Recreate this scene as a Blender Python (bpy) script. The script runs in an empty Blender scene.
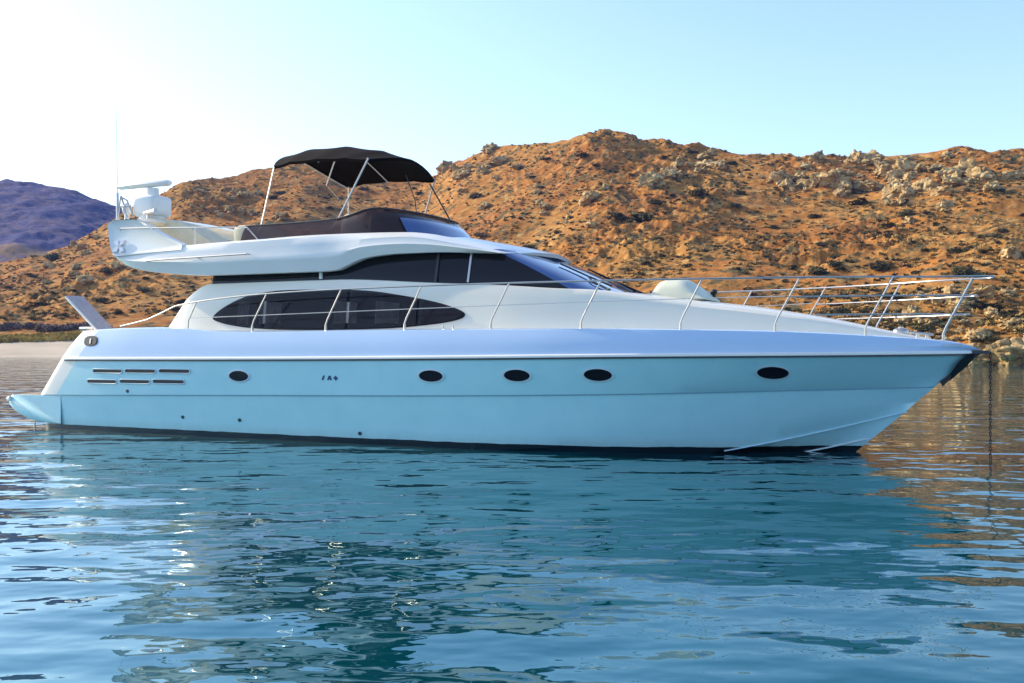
import bpy, bmesh, math, random
import numpy as np

random.seed(7)
rng = np.random.default_rng(11)
SC = bpy.context.scene
COL = SC.collection
R = math.radians

# ------------------------------------------------------------------ camera
EYE, HY, FPX = 1.7, 343.0, 1000.0
cam = bpy.data.cameras.new('camera')
cam.sensor_width = 36.0
cam.lens = 36.0 * FPX / 1024.0
cam.shift_y = (HY - 341.5) / 1024.0
cam.clip_start = 0.1
cam.clip_end = 20000
camo = bpy.data.objects.new('camera', cam)
camo.location = (0, 0, EYE)
camo.rotation_euler = (R(90), 0, 0)
COL.objects.link(camo)
SC.camera = camo

# ------------------------------------------------------------------ light
SUN_EL = R(27)
SUN_H = np.array([-0.925, 0.38]); SUN_H /= np.linalg.norm(SUN_H)
SUN_DIR = (SUN_H[0]*math.cos(SUN_EL), SUN_H[1]*math.cos(SUN_EL), math.sin(SUN_EL))
world = bpy.data.worlds.new('World')
SC.world = world
world.use_nodes = True
wt = world.node_tree
wt.nodes.clear()
sky = wt.nodes.new('ShaderNodeTexSky')
sky.sky_type = 'NISHITA'
sky.sun_disc = False
sky.sun_elevation = SUN_EL
sky.sun_rotation = math.atan2(SUN_H[0], SUN_H[1])
sky.altitude = 0
sky.air_density = 1.0
sky.dust_density = 1.0
sky.ozone_density = 2.2
bg = wt.nodes.new('ShaderNodeBackground')
bg.inputs['Strength'].default_value = 0.15
wo = wt.nodes.new('ShaderNodeOutputWorld')
wt.links.new(sky.outputs[0], bg.inputs[0])
wt.links.new(bg.outputs[0], wo.inputs[0])

sun = bpy.data.lights.new('sun', 'SUN')
sun.energy = 3.3

sun.angle = R(0.5)
sun.color = (1.0, 0.86, 0.60)
suno = bpy.data.objects.new('sun', sun)
from mathutils import Vector
suno.rotation_euler = Vector(SUN_DIR).to_track_quat('Z', 'Y').to_euler()
suno.location = (-60, 20, 60)
COL.objects.link(suno)

SC.view_settings.view_transform = 'Standard'
SC.view_settings.look = 'None'
SC.view_settings.exposure = 1.17
SC.view_settings.gamma = 1.0
SC.cycles.max_bounces = 8
SC.cycles.use_denoising = True

# ------------------------------------------------------------------ yacht frame
TH = R(24.2)
cT, sT = math.cos(TH), math.sin(TH)
OX, OY = -8.62, 21.92

def P(px, py, sb):
    """a point of the picture on the yacht's fore-and-aft plane at distance sb to starboard -> local (x, z)"""
    dx, dz = (px-512)/FPX, (HY-py)/FPX
    t = (sb - OX*sT - OY*cT)/(-dx*sT - cT)
    X, Y = dx*t, t
    return ((X-OX)*cT - (Y-OY)*sT, EYE + dz*t)

# ------------------------------------------------------------------ helpers
def pchip(xs, ys):
    xs = np.array(xs, float); ys = np.array(ys, float)
    h = np.diff(xs); d = np.diff(ys)/h
    m = np.zeros_like(xs)
    m[0], m[-1] = d[0], d[-1]
    for i in range(1, len(xs)-1):
        if d[i-1]*d[i] > 0:
            w1, w2 = 2*h[i]+h[i-1], h[i]+2*h[i-1]
            m[i] = (w1+w2)/(w1/d[i-1]+w2/d[i])
    def f(x):
        x = np.clip(np.asarray(x, float), xs[0], xs[-1])
        i = np.clip(np.searchsorted(xs, x)-1, 0, len(xs)-2)
        t = (x-xs[i])/h[i]
        return ((2*t**3-3*t**2+1)*ys[i] + (t**3-2*t**2+t)*h[i]*m[i]
                + (-2*t**3+3*t**2)*ys[i+1] + (t**3-t**2)*h[i]*m[i+1])
    return f

def table(pts):
    return pchip([p[0] for p in pts], [p[1] for p in pts])

def smooth_closed(pts, n=6):
    """closed Catmull-Rom through the points"""
    out = []
    k = len(pts)
    for i in range(k):
        p0, p1, p2, p3 = (np.array(pts[(i+j-1) % k], float) for j in range(4))
        for s in range(n):
            t = s/n
            out.append(tuple(0.5*((2*p1)+(-p0+p2)*t+(2*p0-5*p1+4*p2-p3)*t*t+(-p0+3*p1-3*p2+p3)*t**3)))
    return out

def smooth_open(pts, n=8):
    pts = [np.array(p, float) for p in pts]
    out = []
    for i in range(len(pts)-1):
        p0 = pts[i-1] if i else 2*pts[0]-pts[1]
        p1, p2 = pts[i], pts[i+1]
        p3 = pts[i+2] if i+2 < len(pts) else 2*pts[-1]-pts[-2]
        for s in range(n):
            t = s/n
            out.append(tuple(0.5*((2*p1)+(-p0+p2)*t+(2*p0-5*p1+4*p2-p3)*t*t+(-p0+3*p1-3*p2+p3)*t**3)))
    out.append(tuple(pts[-1]))
    return out

class MB:
    """collects shapes; build() links them as ONE mesh object. Points are (x, starboard, z)."""
    def __init__(self):
        self.v = []; self.f = []
    def grid(self, rows, close=False):
        b = len(self.v); n = len(rows[0])
        for r in rows: self.v += [tuple(p) for p in r]
        for i in range(len(rows)-1):
            for j in range(n if close else n-1):
                k = (j+1) % n
                self.f.append((b+i*n+j, b+i*n+k, b+(i+1)*n+k, b+(i+1)*n+j))
    def mirror_grid(self, rows):
        self.grid(rows)
        self.grid([[(p[0], -p[1], p[2]) for p in r] for r in rows])
    def poly(self, pts):
        b = len(self.v); self.v += [tuple(p) for p in pts]
        self.f.append(tuple(range(b, b+len(pts))))
    def prism(self, a, bb):
        """two matching outlines joined into a closed solid"""
        n = len(a); b = len(self.v)
        self.v += [tuple(p) for p in a]+[tuple(p) for p in bb]
        self.f.append(tuple(range(b, b+n))); self.f.append(tuple(range(b+2*n-1, b+n-1, -1)))
        for i in range(n):
            k = (i+1) % n
            self.f.append((b+i, b+k, b+n+k, b+n+i))
    def box(self, c, s):
        x, y, z = c; a, b, d = s[0]/2, s[1]/2, s[2]/2
        q = [(x-a, y-b), (x+a, y-b), (x+a, y+b), (x-a, y+b)]
        self.prism([(u, v, z-d) for u, v in q], [(u, v, z+d) for u, v in q])
    def tube(self, pts, r, n=8, cap=True):
        pts = [Vector(p) for p in pts]
        rr = r if hasattr(r, '__len__') else [r]*len(pts)
        up = Vector((0, 0, 1))
        rows = []
        prev = None
        for i, p in enumerate(pts):
            d = (pts[min(i+1, len(pts)-1)]-pts[max(i-1, 0)]).normalized()
            if prev is None:
                a = d.cross(up if abs(d.z) < .9 else Vector((1, 0, 0))).normalized()
            else:
                a = (prev-d*prev.dot(d)).normalized()
            prev = a
            b = d.cross(a)
            rows.append([tuple(p+(a*math.cos(2*math.pi*k/n)+b*math.sin(2*math.pi*k/n))*rr[i]) for k in range(n)])
        self.grid(rows, close=True)
        if cap:
            self.poly(rows[0]); self.poly(rows[-1])
    def ball(self, c, s, nu=14, nv=10, e=1.0):
        rows = []
        pw = lambda q: math.copysign(abs(q)**e, q)
        for i in range(nv+1):
            th = math.pi*i/nv
            rows.append([(c[0]+s[0]*pw(math.sin(th))*pw(math.cos(2*math.pi*k/nu)),
                          c[1]+s[1]*pw(math.sin(th))*pw(math.sin(2*math.pi*k/nu)),
                          c[2]+s[2]*pw(math.cos(th))) for k in range(nu)])
        self.grid(rows, close=True)
    def build(self, name, mat, parent=None, sharp=35, flip=True):
        me = bpy.data.meshes.new(name)
        me.from_pydata([(x, -y if flip else y, z) for x, y, z in self.v], [], self.f)
        bm = bmesh.new(); bm.from_mesh(me)
        bmesh.ops.remove_doubles(bm, verts=bm.verts, dist=1e-5)
        bmesh.ops.recalc_face_normals(bm, faces=bm.faces)
        for f in bm.faces: f.smooth = True
        bm.to_mesh(me); bm.free()
        me.set_sharp_from_angle(angle=R(sharp))
        me.materials.append(mat)
        o = bpy.data.objects.new(name, me)
        COL.objects.link(o)
        if parent: o.parent = parent
        return o

def tag(o, label=None, cat=None, group=None, kind=None):
    if label: o['label'] = label
    if cat: o['category'] = cat
    if group: o['group'] = group
    if kind: o['kind'] = kind
    return o

def empty(name, loc, rz=0):
    o = bpy.data.objects.new(name, None)
    o.empty_display_size = 0.3
    o.location = loc; o.rotation_euler = (0, 0, rz)
    COL.objects.link(o)
    return o

# ------------------------------------------------------------------ materials
def new_mat(name):
    m = bpy.data.materials.new(name); m.use_nodes = True
    return m, m.node_tree, m.node_tree.nodes['Principled BSDF']

def plain(name, col, rough=0.4, metal=0.0, spec=0.5, coat=0.0, vary=0.0, vscale=3.0, bump=0.0, bscale=40):
    m, t, b = new_mat(name)
    b.inputs['Base Color'].default_value = (*col, 1)
    b.inputs['Roughness'].default_value = rough
    b.inputs['Metallic'].default_value = metal
    b.inputs['Specular IOR Level'].default_value = spec
    b.inputs['Coat Weight'].default_value = coat
    b.inputs['Coat Roughness'].default_value = 0.05
    if vary or bump:
        tc = t.nodes.new('ShaderNodeTexCoord')
    if vary:
        n = t.nodes.new('ShaderNodeTexNoise'); n.inputs['Scale'].default_value = vscale; n.inputs['Detail'].default_value = 6
        t.links.new(tc.outputs['Object'], n.inputs['Vector'])
        r = t.nodes.new('ShaderNodeValToRGB')
        r.color_ramp.elements[0].position = .3; r.color_ramp.elements[1].position = .7
        r.color_ramp.elements[0].color = (*[c*(1-vary) for c in col], 1)
        r.color_ramp.elements[1].color = (*[min(1, c*(1+vary*.4)) for c in col], 1)
        t.links.new(n.outputs['Fac'], r.inputs[0]); t.links.new(r.outputs[0], b.inputs['Base Color'])
    if bump:
        n = t.nodes.new('ShaderNodeTexNoise'); n.inputs['Scale'].default_value = bscale; n.inputs['Detail'].default_value = 4
        t.links.new(tc.outputs['Object'], n.inputs['Vector'])
        bp = t.nodes.new('ShaderNodeBump'); bp.inputs['Strength'].default_value = bump; bp.inputs['Distance'].default_value = .02
        t.links.new(n.outputs['Fac'], bp.inputs['Height']); t.links.new(bp.outputs[0], b.inputs['Normal'])
    return m

M = {}
M['gel'] = plain('white_gelcoat', (.81, .79, .75), .28, coat=.4, vary=.05, vscale=.8)
M['ice'] = plain('ice_blue_gelcoat', (.48, .62, .83), .26, coat=.4, vary=.04, vscale=.8)
M['cream'] = plain('cream_gelcoat', (.84, .78, .66), .28, coat=.4, vary=.05, vscale=.8)
M['glass'] = plain('dark_glass', (.010, .008, .011), .04, spec=.28)
M['pane'] = plain('dark_pane', (.020, .014, .018), .03, spec=.25)
M['pane'].node_tree.nodes['Principled BSDF'].inputs['Alpha'].default_value = .5
M['screen'] = plain('sky_tinted_screen', (.035, .08, .24), .10, spec=.8, coat=.6)  # reflected sky blue put into the base colour, windscreen and fairing alike
M['smoke'] = plain('smoked_acrylic', (.05, .026, .024), .08, spec=.4)
M['smoke'].node_tree.nodes['Principled BSDF'].inputs['Alpha'].default_value = .76
M['steel'] = plain('stainless_steel', (.52, .49, .46), .32, metal=.85)
M['wire'] = plain('steel_wire', (.55, .53, .52), .3, metal=.7)
M['canvas'] = plain('black_canvas', (.006, .003, .003), .9, spec=.08, vary=.3, vscale=5, bump=.25, bscale=9)
M['black'] = plain('black_rubber', (.012, .012, .014), .5)
M['dark'] = plain('dark_trim', (.03, .035, .05), .4)
M['grey'] = plain('grey_plastic', (.35, .34, .40), .5, vary=.15, vscale=8)
M['teak'] = plain('teak_deck', (.28, .17, .09), .6, vary=.3, vscale=14)
M['cushion'] = plain('cream_cushion', (.72, .64, .46), .8, vary=.08, vscale=6)
M['rim'] = plain('porthole_rim', (.55, .66, .71), .25, coat=.3)
M['blue'] = plain('blue_emblem', (.58, .64, .76), .4)
M['chain'] = plain('galvanised_chain', (.04, .035, .035), .6, metal=.4)

def ramp(t, src, stops):
    r = t.nodes.new('ShaderNodeValToRGB')
    e = r.color_ramp.elements
    while len(e) < len(stops): e.new(.5)
    for k, (p, c) in enumerate(stops):
        e[k].position = p; e[k].color = (*c, 1)
    t.links.new(src, r.inputs[0])
    return r

def noise(t, vec, scale, detail=5, rough=.55, sx=None):
    n = t.nodes.new('ShaderNodeTexNoise')
    n.inputs['Scale'].default_value = scale; n.inputs['Detail'].default_value = detail; n.inputs['Roughness'].default_value = rough
    if sx:
        mp = t.nodes.new('ShaderNodeMapping'); mp.inputs['Scale'].default_value = sx
        t.links.new(vec, mp.inputs['Vector']); vec = mp.outputs[0]
    t.links.new(vec, n.inputs['Vector'])
    return n.outputs['Fac']

def mixc(t, fac, a, b):
    mx = t.nodes.new('ShaderNodeMix'); mx.data_type = 'RGBA'
    if hasattr(fac, 'is_linked'): t.links.new(fac, mx.inputs['Factor'])
    else: mx.inputs['Factor'].default_value = fac
    for s, k in ((a, 'A'), (b, 'B')):
        if hasattr(s, 'is_linked'): t.links.new(s, mx.inputs[k])
        else: mx.inputs[k].default_value = (*s, 1)
    return mx.outputs['Result']

def hull_mat():
    m, t, b = new_mat('reflection_tinted_hull')
    tc = t.nodes.new('ShaderNodeTexCoord')
    sp = t.nodes.new('ShaderNodeSeparateXYZ'); t.links.new(tc.outputs['Object'], sp.inputs[0])
    n = t.nodes.new('ShaderNodeTexNoise'); n.inputs['Scale'].default_value = 2.5; n.inputs['Detail'].default_value = 5
    t.links.new(tc.outputs['Object'], n.inputs['Vector'])
    # painted antifouling with a slightly weathered upper line
    ad = t.nodes.new('ShaderNodeMath'); ad.operation = 'MULTIPLY_ADD'; ad.inputs[1].default_value = .03; ad.inputs[2].default_value = -.015
    t.links.new(n.outputs['Fac'], ad.inputs[0])
    su = t.nodes.new('ShaderNodeMath'); su.operation = 'ADD'
    t.links.new(sp.outputs['Z'], su.inputs[0]); t.links.new(ad.outputs[0], su.inputs[1])
    gt = t.nodes.new('ShaderNodeMath'); gt.operation = 'GREATER_THAN'; gt.inputs[1].default_value = .098
    t.links.new(su.outputs[0], gt.inputs[0])
    r = t.nodes.new('ShaderNodeValToRGB')
    r.color_ramp.elements[0].position = .3; r.color_ramp.elements[1].position = .75
    r.color_ramp.elements[0].color = (.44, .735, .795, 1); r.color_ramp.elements[1].color = (.49, .78, .83, 1)  # white gelcoat; blue of sky and water reflections put into the base colour
    t.links.new(n.outputs['Fac'], r.inputs[0])
    mx = t.nodes.new('ShaderNodeMix'); mx.data_type = 'RGBA'
    mx.inputs['A'].default_value = (.008, .010, .014, 1)
    t.links.new(gt.outputs[0], mx.inputs['Factor']); t.links.new(r.outputs[0], mx.inputs['B'])
    # scum line and a few run marks above the antifouling
    mr = t.nodes.new('ShaderNodeMapRange'); mr.inputs['From Min'].default_value = .10; mr.inputs['From Max'].default_value = .26
    mr.inputs['To Min'].default_value = .55; mr.inputs['To Max'].default_value = 0
    t.links.new(sp.outputs['Z'], mr.inputs['Value'])
    sn = noise(t, tc.outputs['Object'], 4, 5, .65, (2.2, 2.2, .35))
    sm = t.nodes.new('ShaderNodeMath'); sm.operation = 'MULTIPLY'; t.links.new(sn, sm.inputs[0]); t.links.new(mr.outputs[0], sm.inputs[1])
    sg = t.nodes.new('ShaderNodeMath'); sg.operation = 'MULTIPLY'; t.links.new(sm.outputs[0], sg.inputs[0]); t.links.new(gt.outputs[0], sg.inputs[1]); sm = sg
    fin = mixc(t, sm.outputs[0], mx.outputs['Result'], (.34, .40, .33))
    ru = ramp(t, noise(t, tc.outputs['Object'], 2.2, 6, .7, (3.5, 3.5, .22)), [(.60, (0, 0, 0)), (.75, (.16, .16, .16))]).outputs[0]
    fin = mixc(t, ru, fin, (.25, .38, .40))
    t.links.new(fin, b.inputs['Base Color'])
    bp = t.nodes.new('ShaderNodeBump'); bp.inputs['Strength'].default_value = 1; bp.inputs['Distance'].default_value = .006
    t.links.new(noise(t, tc.outputs['Object'], .9, 2), bp.inputs['Height'])
    t.links.new(bp.outputs[0], b.inputs['Coat Normal'])
    b.inputs['Roughness'].default_value = .25
    b.inputs['Coat Weight'].default_value = .4
    b.inputs['Coat Roughness'].default_value = .06
    return m
M['hull'] = hull_mat()

def hill_mat(name, cols, scrub, amount=.56):
    m, t, b = new_mat(name)
    tc = t.nodes.new('ShaderNodeTexCoord'); v = tc.outputs['Object']
    c0 = ramp(t, noise(t, v, .035, 6), [(.33, cols[0]), (.47, cols[1]), (.58, cols[2]), (.70, cols[3])]).outputs[0]
    c1 = ramp(t, noise(t, v, .45, 8, .7), [(.36, cols[4]), (.52, cols[1]), (.66, cols[5])]).outputs[0]
    c = mixc(t, .55, c0, c1)
    f = ramp(t, noise(t, v, .28, 8, .75), [(amount, (0, 0, 0)), (amount+.07, (1, 1, 1))]).outputs[0]
    c = mixc(t, f, c, scrub)
    f2 = ramp(t, noise(t, v, 1.3, 6, .7), [(.60, (0, 0, 0)), (.66, (.8, .8, .8))]).outputs[0]
    c = mixc(t, f2, c, tuple(q*1.1 for q in scrub))
    f3 = ramp(t, noise(t, v, .9, 7, .65), [(.66, (0, 0, 0)), (.71, (.8, .8, .8))]).outputs[0]
    c = mixc(t, f3, c, cols[5])
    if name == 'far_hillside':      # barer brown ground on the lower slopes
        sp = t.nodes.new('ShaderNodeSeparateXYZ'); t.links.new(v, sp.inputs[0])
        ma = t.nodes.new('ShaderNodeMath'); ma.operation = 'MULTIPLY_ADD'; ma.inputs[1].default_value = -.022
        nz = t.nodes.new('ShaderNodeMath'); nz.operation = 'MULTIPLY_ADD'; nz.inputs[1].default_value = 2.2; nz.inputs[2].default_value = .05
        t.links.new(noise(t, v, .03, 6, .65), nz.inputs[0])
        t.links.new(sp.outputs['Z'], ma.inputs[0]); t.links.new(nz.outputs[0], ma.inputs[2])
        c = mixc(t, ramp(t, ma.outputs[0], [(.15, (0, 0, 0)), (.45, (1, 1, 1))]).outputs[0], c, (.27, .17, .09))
    t.links.new(c, b.inputs['Base Color'])
    b.inputs['Roughness'].default_value = 1; b.inputs['Specular IOR Level'].default_value = .1
    bp = t.nodes.new('ShaderNodeBump'); bp.inputs['Strength'].default_value = .9; bp.inputs['Distance'].default_value = .4
    t.links.new(noise(t, v, .8, 8, .7), bp.inputs['Height']); t.links.new(bp.outputs[0], b.inputs['Normal'])
    return m
M['hill'] = hill_mat('dry_hillside', [(.24, .082, .022), (.37, .148, .032), (.43, .225, .06), (.26, .145, .045), (.18, .075, .028), (.56, .40, .17)], (.10, .082, .04), .52)
M['far'] = hill_mat('far_hillside', [(.06, .065, .17), (.10, .08, .15), (.16, .10, .10), (.05, .065, .19), (.045, .05, .14), (.19, .15, .17)], (.03, .045, .13), .50)  # blue of shade and distant air put into these ground colours

def rock_mat():
    m, t, b = new_mat('weathered_rock')
    tc = t.nodes.new('ShaderNodeTexCoord'); v = tc.outputs['Object']
    c = ramp(t, noise(t, v, 1.1, 8, .65), [(.32, (.10, .07, .04)), (.47, (.36, .24, .11)), (.6, (.56, .41, .21)), (.75, (.27, .21, .13))]).outputs[0]
    f = ramp(t, noise(t, v, 3.0, 6, .7), [(.58, (0, 0, 0)), (.66, (.9, .9, .9))]).outputs[0]
    c = mixc(t, f, c, (.09, .08, .06))
    t.links.new(c, b.inputs['Base Color'])
    b.inputs['Roughness'].default_value = .95; b.inputs['Specular IOR Level'].default_value = .15
    bp = t.nodes.new('ShaderNodeBump'); bp.inputs['Strength'].default_value = 1; bp.inputs['Distance'].default_value = .25
    t.links.new(noise(t, v, 2.5, 8, .7), bp.inputs['Height']); t.links.new(bp.outputs[0], b.inputs['Normal'])
    return m
M['rock'] = rock_mat()
M['bush'] = plain('scrub_leaves', (.075, .072, .035), .9, spec=.1, vary=.45, vscale=2.5)
M['greybush'] = plain('grey_scrub_leaves', (.17, .13, .13), .9, spec=.1, vary=.4, vscale=2)
M['tuft'] = plain('dry_tufts', (.44, .27, .10), .95, spec=.1, vary=.6, vscale=.35)
M['grass'] = plain('shore_grass', (.50, .37, .12), .95, spec=.1, vary=.4, vscale=.4)
M['stem'] = plain('dry_stem', (.16, .11, .07), .9)
M['sand'] = plain('beach_sand', (.52, .43, .33), .95, spec=.1, vary=.2, vscale=.15, bump=.3, bscale=2)

def water_mat():
    m, t, b = new_mat('sea_water')
    tc = t.nodes.new('ShaderNodeTexCoord'); v = tc.outputs['Object']
    c = ramp(t, noise(t, v, .25, 3), [(.3, (.0005, .034, .046)), (.7, (.0005, .052, .068))]).outputs[0]
    t.links.new(c, b.inputs['Base Color'])
    b.inputs['Roughness'].default_value = .015
    b.inputs['IOR'].default_value = 2.1
    b.inputs['Specular Tint'].default_value = (.08, .84, 1.0, 1)
    prev = None
    for sc, det, dist, sx in ((.5, 2, .105, (1, 1.6, 1)), (1.75, 2, .021, (1, 1.4, 1)), (6, 2, .0011, (1, 1.3, 1))):
        bp = t.nodes.new('ShaderNodeBump'); bp.inputs['Strength'].default_value = 1; bp.inputs['Distance'].default_value = dist
        t.links.new(noise(t, v, sc, det, .45, sx), bp.inputs['Height'])
        if prev: t.links.new(prev.outputs[0], bp.inputs['Normal'])
        prev = bp
    t.links.new(prev.outputs[0], b.inputs['Normal'])
    return m
M['water'] = water_mat()

# ------------------------------------------------------------------ terrain
PERM = rng.permutation(4096)
GR = rng.random(4096)*2*math.pi
def gnoise(x, y):
    xi = np.floor(x).astype(int); yi = np.floor(y).astype(int)
    xf, yf = x-xi, y-yi
    def g(a, b, dx, dy):
        h = PERM[(PERM[a & 4095]+b) & 4095]
        an = GR[h]
        return np.cos(an)*dx+np.sin(an)*dy
    u = xf**3*(xf*(xf*6-15)+10); w = yf**3*(yf*(yf*6-15)+10)
    n0 = g(xi, yi, xf, yf)*(1-u)+g(xi+1, yi, xf-1, yf)*u
    n1 = g(xi, yi+1, xf, yf-1)*(1-u)+g(xi+1, yi+1, xf-1, yf-1)*u
    return (n0*(1-w)+n1*w)*1.5
def fbm(x, y, o=5, gain=.5):
    s = 0; a = 1; f = 1
    for k in range(o):
        s = s+a*gnoise(x*f+17.3*k, y*f+5.1*k); a *= gain; f *= 2.03
    return s
def ridged(x, y, o=5, gain=.5):
    s = 0; a = 1; f = 1
    for k in range(o):
        s = s+a*(1-np.abs(gnoise(x*f+9.7*k, y*f+3.3*k))*2); a *= gain; f *= 2.1
    return s

ridge_y = table([(-900, 300), (-400, 305), (-100, 292), (0, 271), (45, 255), (100, 226), (140, 200), (165, 190), (185, 180), (225, 175), (245, 172), (270, 166),
                 (300, 163), (360, 175), (410, 178), (435, 172), (460, 158), (490, 152), (520, 145), (560, 140), (600, 132), (640, 138), (700, 146), (750, 155), (800, 161),
                 (830, 158), (850, 161), (900, 156), (950, 153), (1024, 156), (1150, 165), (1300, 190), (1600, 235), (2000, 290)])
ridge_r = table([(-900, 230), (0, 250), (165, 290), (330, 320), (420, 300), (600, 250), (800, 225), (1024, 200), (2000, 190)])
shore_r = table([(-900, 105), (0, 121), (100, 124), (300, 128), (500, 122), (700, 104), (850, 88), (1000, 77), (1300, 70), (2000, 66)])

def hill_height(px, t):
    rs, rr = shore_r(px), ridge_r(px)
    rad = rs+t*(rr-rs)
    d = np.sqrt(1+((px-512)/FPX)**2)
    X = (px-512)/FPX*rad; Y = rad
    zr = EYE+(HY-ridge_y(px))/FPX*rr
    tt = np.clip(t, 0, 1)
    low = np.clip((px+0)/500, 0, 1)
    beach = 1.9*np.clip(tt*(rr-rs)/np.clip(30-(px-300)/400*26, 4, 30), 0, 1)
    prof = .80*tt**1.15+.20*tt**2.6*(3-2*np.minimum(tt, 1))*.6+.08*tt**3
    z = beach+(zr-1.9)*prof/1.0
    z = np.where(t > 1, zr*(1-.9*(t-1)**1.3*1.4), z)
    amp = np.clip((t*(rr-rs)-np.clip(22-(px-300)/400*22, 0, 22))/(8+np.clip(22-(px-300)/400*22, 0, 22)), 0, 1)
    rocky = np.clip(fbm(X*.018+4, Y*.018, 3)*1.6+.25+.55*(px > 780)*np.clip(t*1.6-.45, 0, 1), 0, 1)
    z = z+amp*(2.2*fbm(X*.03, Y*.03, 3)+.28*fbm(X*.14, Y*.14, 4)+.06*fbm(X*.6, Y*.6, 3))
    z = z+amp*rocky*(1.0*ridged(X*.11, Y*.11, 5, .55)-.9)
    # gullies running down the slope
    return X, Y, np.where(t < 0, t*12, z)

def grid_mesh(name, X, Y, Z, mat):
    nr, nc = X.shape
    me = bpy.data.meshes.new(name)
    co = np.stack([X, Y, Z], -1).reshape(-1, 3).astype(np.float32)
    idx = np.arange(nr*nc).reshape(nr, nc)
    q = np.stack([idx[:-1, :-1], idx[:-1, 1:], idx[1:, 1:], idx[1:, :-1]], -1).reshape(-1, 4)
    me.vertices.add(len(co)); me.vertices.foreach_set('co', co.ravel())
    me.loops.add(q.size); me.loops.foreach_set('vertex_index', q.ravel().astype(np.int32))
    me.polygons.add(len(q)); me.polygons.foreach_set('loop_start', (np.arange(len(q))*4).astype(np.int32))
    me.update(calc_edges=True); me.validate()
    me.shade_smooth()
    me.materials.append(mat)
    o = bpy.data.objects.new(name, me); COL.objects.link(o)
    return o

pxs = np.concatenate([np.linspace(-900, -60, 160, endpoint=False), np.linspace(-60, 1090, 1000, endpoint=False), np.linspace(1090, 2000, 170)])
ts = np.concatenate([np.linspace(-.15, 0, 6, endpoint=False), np.linspace(0, 1.02, 300, endpoint=False), np.linspace(1.02, 2.0, 40)])
PXG, TG = np.meshgrid(pxs, ts)
HX, HYY, HZ = hill_height(PXG, TG)
hill = grid_mesh('hill', HX, HYY, HZ, M['hill']); hill['kind'] = 'structure'

# picture position -> spot on the hillside (first surface met by the eye)
TLIN = np.linspace(0, 1, 900)
def on_hill(px, py):
    X, Y, Z = hill_height(np.full_like(TLIN, px), TLIN)
    ys = HY-(Z-EYE)/Y*FPX
    k = np.argmax(ys <= py)
    if ys[k] > py: k = len(TLIN)-3
    return np.array([X[k], Y[k], Z[k]])

# the far hill, in shade
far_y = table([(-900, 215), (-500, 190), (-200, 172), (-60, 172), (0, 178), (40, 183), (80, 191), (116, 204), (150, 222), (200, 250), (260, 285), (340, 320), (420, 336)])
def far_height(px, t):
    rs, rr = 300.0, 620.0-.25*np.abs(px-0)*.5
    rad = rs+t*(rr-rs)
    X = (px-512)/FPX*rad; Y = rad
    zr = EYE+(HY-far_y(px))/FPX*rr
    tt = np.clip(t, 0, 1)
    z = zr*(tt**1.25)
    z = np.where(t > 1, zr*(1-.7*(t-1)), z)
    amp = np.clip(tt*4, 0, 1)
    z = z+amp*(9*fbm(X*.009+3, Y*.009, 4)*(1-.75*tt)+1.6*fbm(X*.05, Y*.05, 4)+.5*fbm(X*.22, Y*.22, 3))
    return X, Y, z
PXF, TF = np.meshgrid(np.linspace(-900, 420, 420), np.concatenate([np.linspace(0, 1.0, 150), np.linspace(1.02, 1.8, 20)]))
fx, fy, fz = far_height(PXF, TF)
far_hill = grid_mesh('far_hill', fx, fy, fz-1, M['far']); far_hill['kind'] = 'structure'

# water: one sheet out to the horizon
w = MB()
w.poly([(-2500, -2500, 0), (2500, -2500, 0), (2500, 2500, 0), (-2500, 2500, 0)])
water = w.build('water', M['water'], flip=False); water['kind'] = 'structure'
# sea bed far below closes the world underneath

# sandy beach lying over the foot of the hill
pb = np.linspace(-880, 640, 360); tb = np.linspace(-.02, 1, 14)
PB, TB = np.meshgrid(pb, tb)
wid = 14+2*fbm(PB*.01, PB*0+2, 3)
RB = shore_r(PB)-1.5+TB*wid
BX = (PB-512)/FPX*RB
_, _, HB0 = hill_height(PB, (RB-shore_r(PB))/(ridge_r(PB)-shore_r(PB)))
BZ = HB0+.10-.25*(TB > .95)-.1*(TB < .05)-.9*np.clip((PB-430+40*np.sin(TB*9))/200, 0, 1)-.6*np.clip((-760-PB)/100, 0, 1)
beach = grid_mesh('beach', BX, RB, BZ, M['sand']); beach['kind'] = 'structure'

# ------------------------------------------------------------------ rocks and scrub
def rock_mesh(seed):
    r = random.Random(seed)
    bm = bmesh.new()
    bmesh.ops.create_icosphere(bm, subdivisions=4, radius=1)
    off = [Vector((r.uniform(-9, 9), r.uniform(-9, 9), r.uniform(-9, 9))) for _ in range(2)]
    from mathutils import noise as mn
    planes = []
    for _ in range(9):
        n = Vector((r.gauss(0, 1), r.gauss(0, 1), r.gauss(0, .8))).normalized()
        planes.append((n, r.uniform(.55, .85)))
    for v in bm.verts:
        p = v.co.copy()
        for n, d in planes:
            e = p.dot(n)-d
            if e > 0: p -= n*e*.92
        c = mn.voronoi(v.co*1.7+off[0])[0]
        p *= .80+.30*mn.noise(v.co*1.3+off[0])+.55*(c[1]-c[0])+.10*mn.noise(v.co*6+off[1])
        v.co = p
    for f in bm.faces: f.smooth = True
    me = bpy.data.meshes.new('boulder'); bm.to_mesh(me); bm.free()
    me.set_sharp_from_angle(angle=R(28))
    me.materials.append(M['rock'])
    return me

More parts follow.
